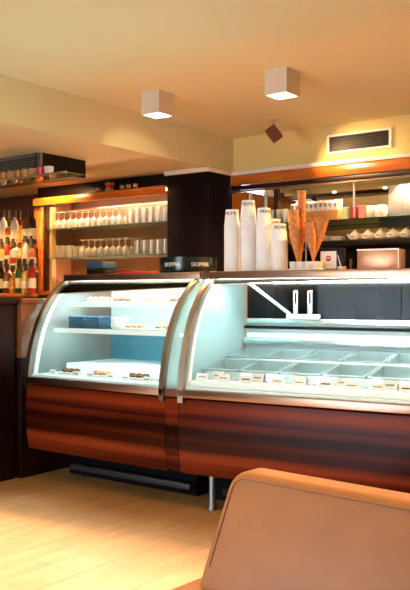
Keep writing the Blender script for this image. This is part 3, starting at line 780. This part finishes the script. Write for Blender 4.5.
t = thing('paper_bag', 'crumpled white paper bag beside the blue cake boxes', 'bag', Lc(.45, .36, SL[1][1]+.001))
b = MB(); 
for j, (s_, z_) in enumerate(((.9,0),(1,.03),(.85,.06),(.95,.075))): pass
b.lathe([(.05,0),(.058,.02),(.052,.05),(.058,.072),(.05,.066),(.046,.03),(0,.01)], n=9, smooth=False).build('bag_body', M['paper'], t)
plate_with(.25, .17, .669, 'at the left of the case floor', 'choc', 3)
plate_with(.52, .16, .669, 'in the middle of the case floor', 'pastry', 3)
plate_with(.80, .17, .669, 'at the right of the case floor', 'choc', 3)
for k, u in enumerate((.14,.34,.46,.62,.74,.90,.99)):
    tag_card(u, .085, .669, Lc, 'white price card, %s from the left on the pastry case floor' % ORD[k], .055, .03, 'dark' if k % 2 else 'grey')

# ------------------------------------------------------------------ on top of the cases
def on_top(px, py):      # where a sight line meets the top shelves
    d = ray(px); t = (EYE-TOPZ)/((py-296)/F); return Vector((t*d[0], t*d[1], TOPZ))
def cup_mb():
    b = MB().lathe([(.036,0),(.0445,.088),(.0458,.090),(.0462,.093),(.0450,.096),(.0435,.094),(.0335,.003),(0,.003)], n=28)
    return b
cup0 = cup_mb().build('paper_cup', M['cup']); cm = cup0.data; bpy.data.objects.remove(cup0)
def text_cup(loc, rz, word, label, group):
    t = thing('paper_cup', label, 'cup', loc, rz, group)
    o = bpy.data.objects.new('cup_body', cm); C.objects.link(o); o.parent = t
    return t
STEP = .0118
def cup_stack(u, w, n, wd, word, turn=0):
    base = R(u, w, TOPZ+.001)
    for k in range(n):
        # upturned: rim down, the base of the topmost cup shows its print
        top = k == n-1
        z = base.z+.096+k*STEP
        if not top:
            o = bpy.data.objects.new('paper_cup', cm); C.objects.link(o)
            o.location = (base.x, base.y, z); o.rotation_euler = (PI, 0, 0)
            tag(o, 'white paper cup nested upside down inside the %s' % wd, 'cup', 'cups of the ' + wd)
        else:
            t = thing('paper_cup', 'topmost printed white paper cup of the %s' % wd, 'cup', (base.x, base.y, z), 0)
            o = bpy.data.objects.new('cup_body', cm); C.objects.link(o); o.parent = t; o.rotation_euler = (PI, 0, 0)
            ang = YAW+turn
            r = .0392
            lettering(word, .029, M['ink'], t, (r*math.sin(ang), -r*math.cos(ang), -.024), (PI/2, 0, ang), r)
def uw_from_px(px, w):
    # distance along the right case at inward depth w for a sight line
    d = ray(px); o = R(0, w, 0); e = (math.cos(RA), math.sin(RA))
    # t*d = o + u*e
    det = d[0]*(-e[1])+e[0]*d[1]
    u = (d[0]*o.y-d[1]*o.x)/(-(d[0]*e[1]-d[1]*e[0])) * 1.0
    t = (o.x*(-e[1])+o.y*e[0])/(-d[0]*e[1]+d[1]*e[0])
    u = (t*d[0]-o.x)/e[0]
    return u
cup_stack(uw_from_px(232, .46), .46, 23, 'leftmost cup stack', 'PRIMO', -.1)
cup_stack(uw_from_px(248.3, .46), .46, 27, 'tallest cup stack', 'PRIMO', .05)
cup_stack(uw_from_px(264, .47), .47, 23, 'third cup stack from the left', 'PRIMO', .35)
cup_stack(uw_from_px(279.5, .45), .45, 15, 'shortest front cup stack', 'PRIMO', .1)
cup_stack(uw_from_px(274, .64), .64, 19, 'cup stack standing behind the short one', 'PRIMO', .1)
# cone holder
uh = uw_from_px(306, .50)
ch = thing('cone_holder', 'low white cone holder with thin steel rod beside the cup stacks', 'stand', R(uh, .50, TOPZ+.001), RA)
MB().box(-.088,.088,-.05,.05,0,.012,.004).build('base_plate', M['white'], ch)
for x in (-.066,-.022,.022,.066):
    for y in (-.025, .025):
        MB().lathe([(.016,.012),(.020,.03),(.020,.050),(.016,.050),(.010,.013)], (x, y, 0), n=12).build('socket', M['white'], ch)
MB().lathe([(.004,.012),(.004,.20)], (0.0,0,0), n=8).build('rod', M['chrome'], ch)
# cones: point down, leaning slightly
def cone_mb(r, h):
    return MB().lathe([(.005,0),(r*.30,h*.22),(r*.74,h*.62),(r*.97,h*.96),(r*1.04,h),(r*.93,h),(r*.62,h*.6),(.003,.03)], n=18, closed=False)
def add_cone(px_b, py_b, px_t, py_t, r, wd, w=.50, n=1, stack=.03, y=0):
    D = None
    ub = uw_from_px(px_b, w); ut = uw_from_px(px_t, w)
    b = R(ub, w, 0); d = b.x*(-math.sin(YAW))+b.y*math.cos(YAW)
    zb = EYE+(296-py_b)*d/F; zt = EYE+(296-py_t)*d/F
    zb = max(zb, TOPZ+.018)
    P = R(ub, w, zb); T = R(ut, w, zt); ax = T-P; h = ax.length-stack*(n-1)
    q = ax.normalized().to_track_quat('Z', 'Y')
    me = cone_mb(r, h)
    for k in range(n):
        o = (me if k == 0 else cone_mb(r, h)).build('waffle_cone', M['cone'], None, P+ax.normalized()*stack*k)
        o.rotation_euler = q.to_euler()
        tag(o, 'brown waffle cone%s %s' % ((', %s from the bottom,' % ORD[k]) if n > 1 else '', wd), 'waffle cone', 'waffle cones in the holder')
add_cone(298, 264, 293, 210, .034, 'in the left nested column', n=4, stack=.042)
add_cone(300.5, 262, 302, 191, .026, 'in the tallest nested column', w=.55, n=5, stack=.052)
add_cone(313.5, 262, 309.5, 222, .030, 'in the short nested column', w=.49, n=3, stack=.034)
add_cone(313, 262, 320.5, 219, .048, 'wide open at the right of the holder', w=.54)
# little card stand
uc = uw_from_px(328.5, .56)
cs = thing('card_stand', 'white card with dark red round emblem in black frame beside cones', 'sign', R(uc, .56, TOPZ+.001), RA)
MB().box(-.056,.088,0,.03,0,.125,.002).build('frame', M['black'], cs)
MB().box(-.046,.046,-.002,-.0005,.012,.108).build('card', M['paper'], cs)
MB().lathe([(.016,0),(.016,.0012),(0,.0012)], n=20, mtx=Matrix.Translation((0,-.0022,.068)) @ Matrix.Rotation(PI/2,4,'X')).build('emblem', M['inkred'], cs)
MB().box(-.010,.010,-.0045,-.0036,.068,.0715).build('emblem_bar', M['paper'], cs)
MB().box(-.018,.018,-.003,-.0021,.032,.034).build('printed_line', M['inkgrey'], cs)
# small spoon pot
us_ = uw_from_px(341.5, .55)
sp = thing('spoon_dish', 'small white dish with one slanting spoon before dark back bar', 'dish', R(us_, .55, TOPZ+.001), RA)
MB().lathe([(.014,0),(.024,.014),(.026,.022),(.022,.020),(0,.008)], n=16).build('dish', M['ceramic'], sp)
MB().tube([(.0,0,.010),(-.022,0,.085)], .0022, 6).build('spoon', M['ceramic'], sp)
# metal box reflecting the room
ua, ub_ = uw_from_px(357, .62), uw_from_px(399, .62)
mbx = thing('metal_box', 'low copper toned shiny metal box on the long case top', 'box', R(ua, .62, TOPZ+.001), RA)
MB().box(0, ub_-ua, 0, .12, 0, .115, .003).build('box_body', M['foil'], mbx)
MB().box(.0, ub_-ua, -.004, .0, .109, .117).box(ub_-ua-.004, ub_-ua, -.004, 0, 0, .109).build('rim', M['bronze'], mbx)
# black tray box with lettering, at the right end of the left case
q = Lc(LL-.10, .52, TOPZ+.001)
u0 = None
a = on_y(158, 265, LY+.50); b = on_y(190, 265, LY+.42); 
bt = thing('bar_caddy', 'black green rounded bar tray with pale SKIPPER lettering on the case top', 'tray', ((a.x+b.x)/2+.16, LY+.55, TOPZ+.001))
R0 = .178
bt.location = (on_y(188, 265, LY+.54).x, LY+.54, TOPZ+.001)
MB().lathe([(R0-.012,0),(R0-.004,.004),(R0,.012),(R0,.092),(R0-.006,.092),(R0-.008,.014),(0,.010)], n=48).build('caddy_body', M['sheen'], bt)
for k, an in enumerate((-.50, .50)):
    ang = YAW*.93+an
    lettering('SKIPPER', .034, M['inkwhite'], bt, (R0*math.sin(ang), -R0*math.cos(ang), .046), (PI/2, 0, ang), R0)
# red tray, plates on the left case top
o = MB().box(-.15,.15,-.10,.10,0,.014,.005).build('red_tray', M['tray'], None, (on_y(143, 268, LY+.56).x, LY+.56, TOPZ+.001)); tag(o, 'shiny red tray lying on the left case top', 'tray')
for k in range(3):
    o = MB().lathe([(.05,0),(.085,.010),(.088,.014),(.05,.005),(0,.005)], n=24).build('side_plate', M['steeldull' if k else 'choc'], None, (on_y(118, 268, LY+.56).x, LY+.56, TOPZ+.001+.010*k))
    tag(o, 'dark side plate, %s in the pile left of the red tray' % ('bottom','middle','top')[k], 'plate', 'dark plates on the left case top')
t = thing('black_container', 'square dark lidded container on the left end of left case top', 'container', (on_y(101, 268, LY+.58).x, LY+.58, TOPZ+.001))
MB().box(-.075,.075,-.06,.06,0,.045,.006).build('container_body', M['blackgloss'], t)
MB().box(-.079,.079,-.064,.064,.046,.088,.006).build('container_lid', M['bluebox'], t)

# ------------------------------------------------------------------ tan armchair facing the viewer
CA = math.radians(-4.8)
CX, CY = -1.232, 1.665
chair = thing('armless_chair', 'tan leather cafe chair with low wide backrest in the foreground', 'chair', (CX, CY, 0), CA)
CWd, CZs = .66, .445
def backrest():
    bm = bmesh.new(); bmesh.ops.create_cube(bm, size=1)
    z0, z1 = .402, .69
    for v in bm.verts:
        x = (v.co.x+.5)*CWd; z = z0+(v.co.z+.5)*(z1-z0); y = (v.co.y+.5)*.085
        v.co = (x, y, z)
    # round the two upper corners generously, then all edges a little
    ed = [e for e in bm.edges if abs(e.verts[0].co.y-e.verts[1].co.y) > .05 and e.verts[0].co.z > .6]
    bmesh.ops.bevel(bm, geom=ed, offset=.045, segments=8, affect='EDGES', profile=.5)
    ed = [e for e in bm.edges if e.is_manifold and e.calc_face_angle(0) > 1.2]
    bmesh.ops.bevel(bm, geom=ed, offset=.014, segments=4, affect='EDGES', profile=.5)
    bmesh.ops.subdivide_edges(bm, edges=[e for e in bm.edges if abs(e.verts[0].co.x-e.verts[1].co.x) > .2 or abs(e.verts[0].co.z-e.verts[1].co.z) > .2], cuts=5)
    for v in bm.verts:
        v.co.y += (v.co.z-.44)*.42                                   # leans back
        k = (v.co.z-.44)/.25
        v.co.x = v.co.x if v.co.x > CWd/2 else v.co.x+.02*max(0, k)   # sides draw in towards the top
    s = MB(); s.bm.free(); s.bm = bm
    for f in bm.faces: f.smooth = True
    return s
MBk = backrest().build('backrest', M['leather'], chair, sharp=False)
# seam along the front top edge
pts = []
for i in range(9):
    a = PI-(PI/2)*i/8; pts.append((.052+.034*math.cos(a)+.015, 0, .640+.034*math.sin(a)))
pts = [(.022, 0, .46)]+pts+[(CWd-.05, 0, .674)]
pts = [(x, (z-.44)*.42-.0010, z) for x, y, z in pts]
MB().tube(pts, .0022, 6).build('seam', M['leathertop'], chair)
MB().box(-.075, CWd+.05, -.56, .16, .27, .400, .03, 4).build('seat', M['leather'], chair)
for x in (.03, CWd-.03):
    for y in (-.50, -.03):
        MB().lathe([(.014,0),(.022,.299)], (x, y, 0), n=10).build('leg', M['legwood'], chair)

# ------------------------------------------------------------------ light
sc = bpy.context.scene
w = bpy.data.worlds.new('world'); sc.world = w; w.use_nodes = True
bg = w.node_tree.nodes['Background']; bg.inputs[0].default_value = (.80,.90,1,1); bg.inputs[1].default_value = 3.9
sun = bpy.data.lights.new('sun', 'SUN'); sun.energy = 10; sun.color = (.52,.73,1); sun.angle = math.radians(5)
so = bpy.data.objects.new('sun', sun); C.objects.link(so)
so.rotation_euler = Vector((.02, 1, -math.tan(math.radians(28.3)))).to_track_quat('-Z', 'Y').to_euler()
# bar lamps in the dropped ceiling
for k, (x, y, e) in enumerate(((-5.85, 5.22, 50), (-6.9, 4.1, 90), (-5.6, 4.02, 90))):
    t = thing('recessed_downlight', 'small round recessed light in the bulkhead, %s from the right' % ORD[k], 'lamp', (x, y, BZ), 0, 'recessed bar lights')
    MB().lathe([(.045,-.004),(.045,0)], n=20).build('ring', M['chrome'], t)
    MB().lathe([(.034,-.006),(.034,-.004)], n=20).build('bulb', M['diffuser'], t)
    spot((x, y, BZ-.012), (x, y+.45, 1.3), e, WARM, 140, .6, .03)

vs = sc.view_settings; vs.view_transform = 'Standard'; vs.look = 'None'; vs.gamma = 1; vs.use_curve_mapping = False
vs.exposure = 1.25
sc.cycles.use_denoising = True
sc.cycles.max_bounces = 10; sc.cycles.transparent_max_bounces = 24
sc.cycles.sample_clamp_indirect = 6
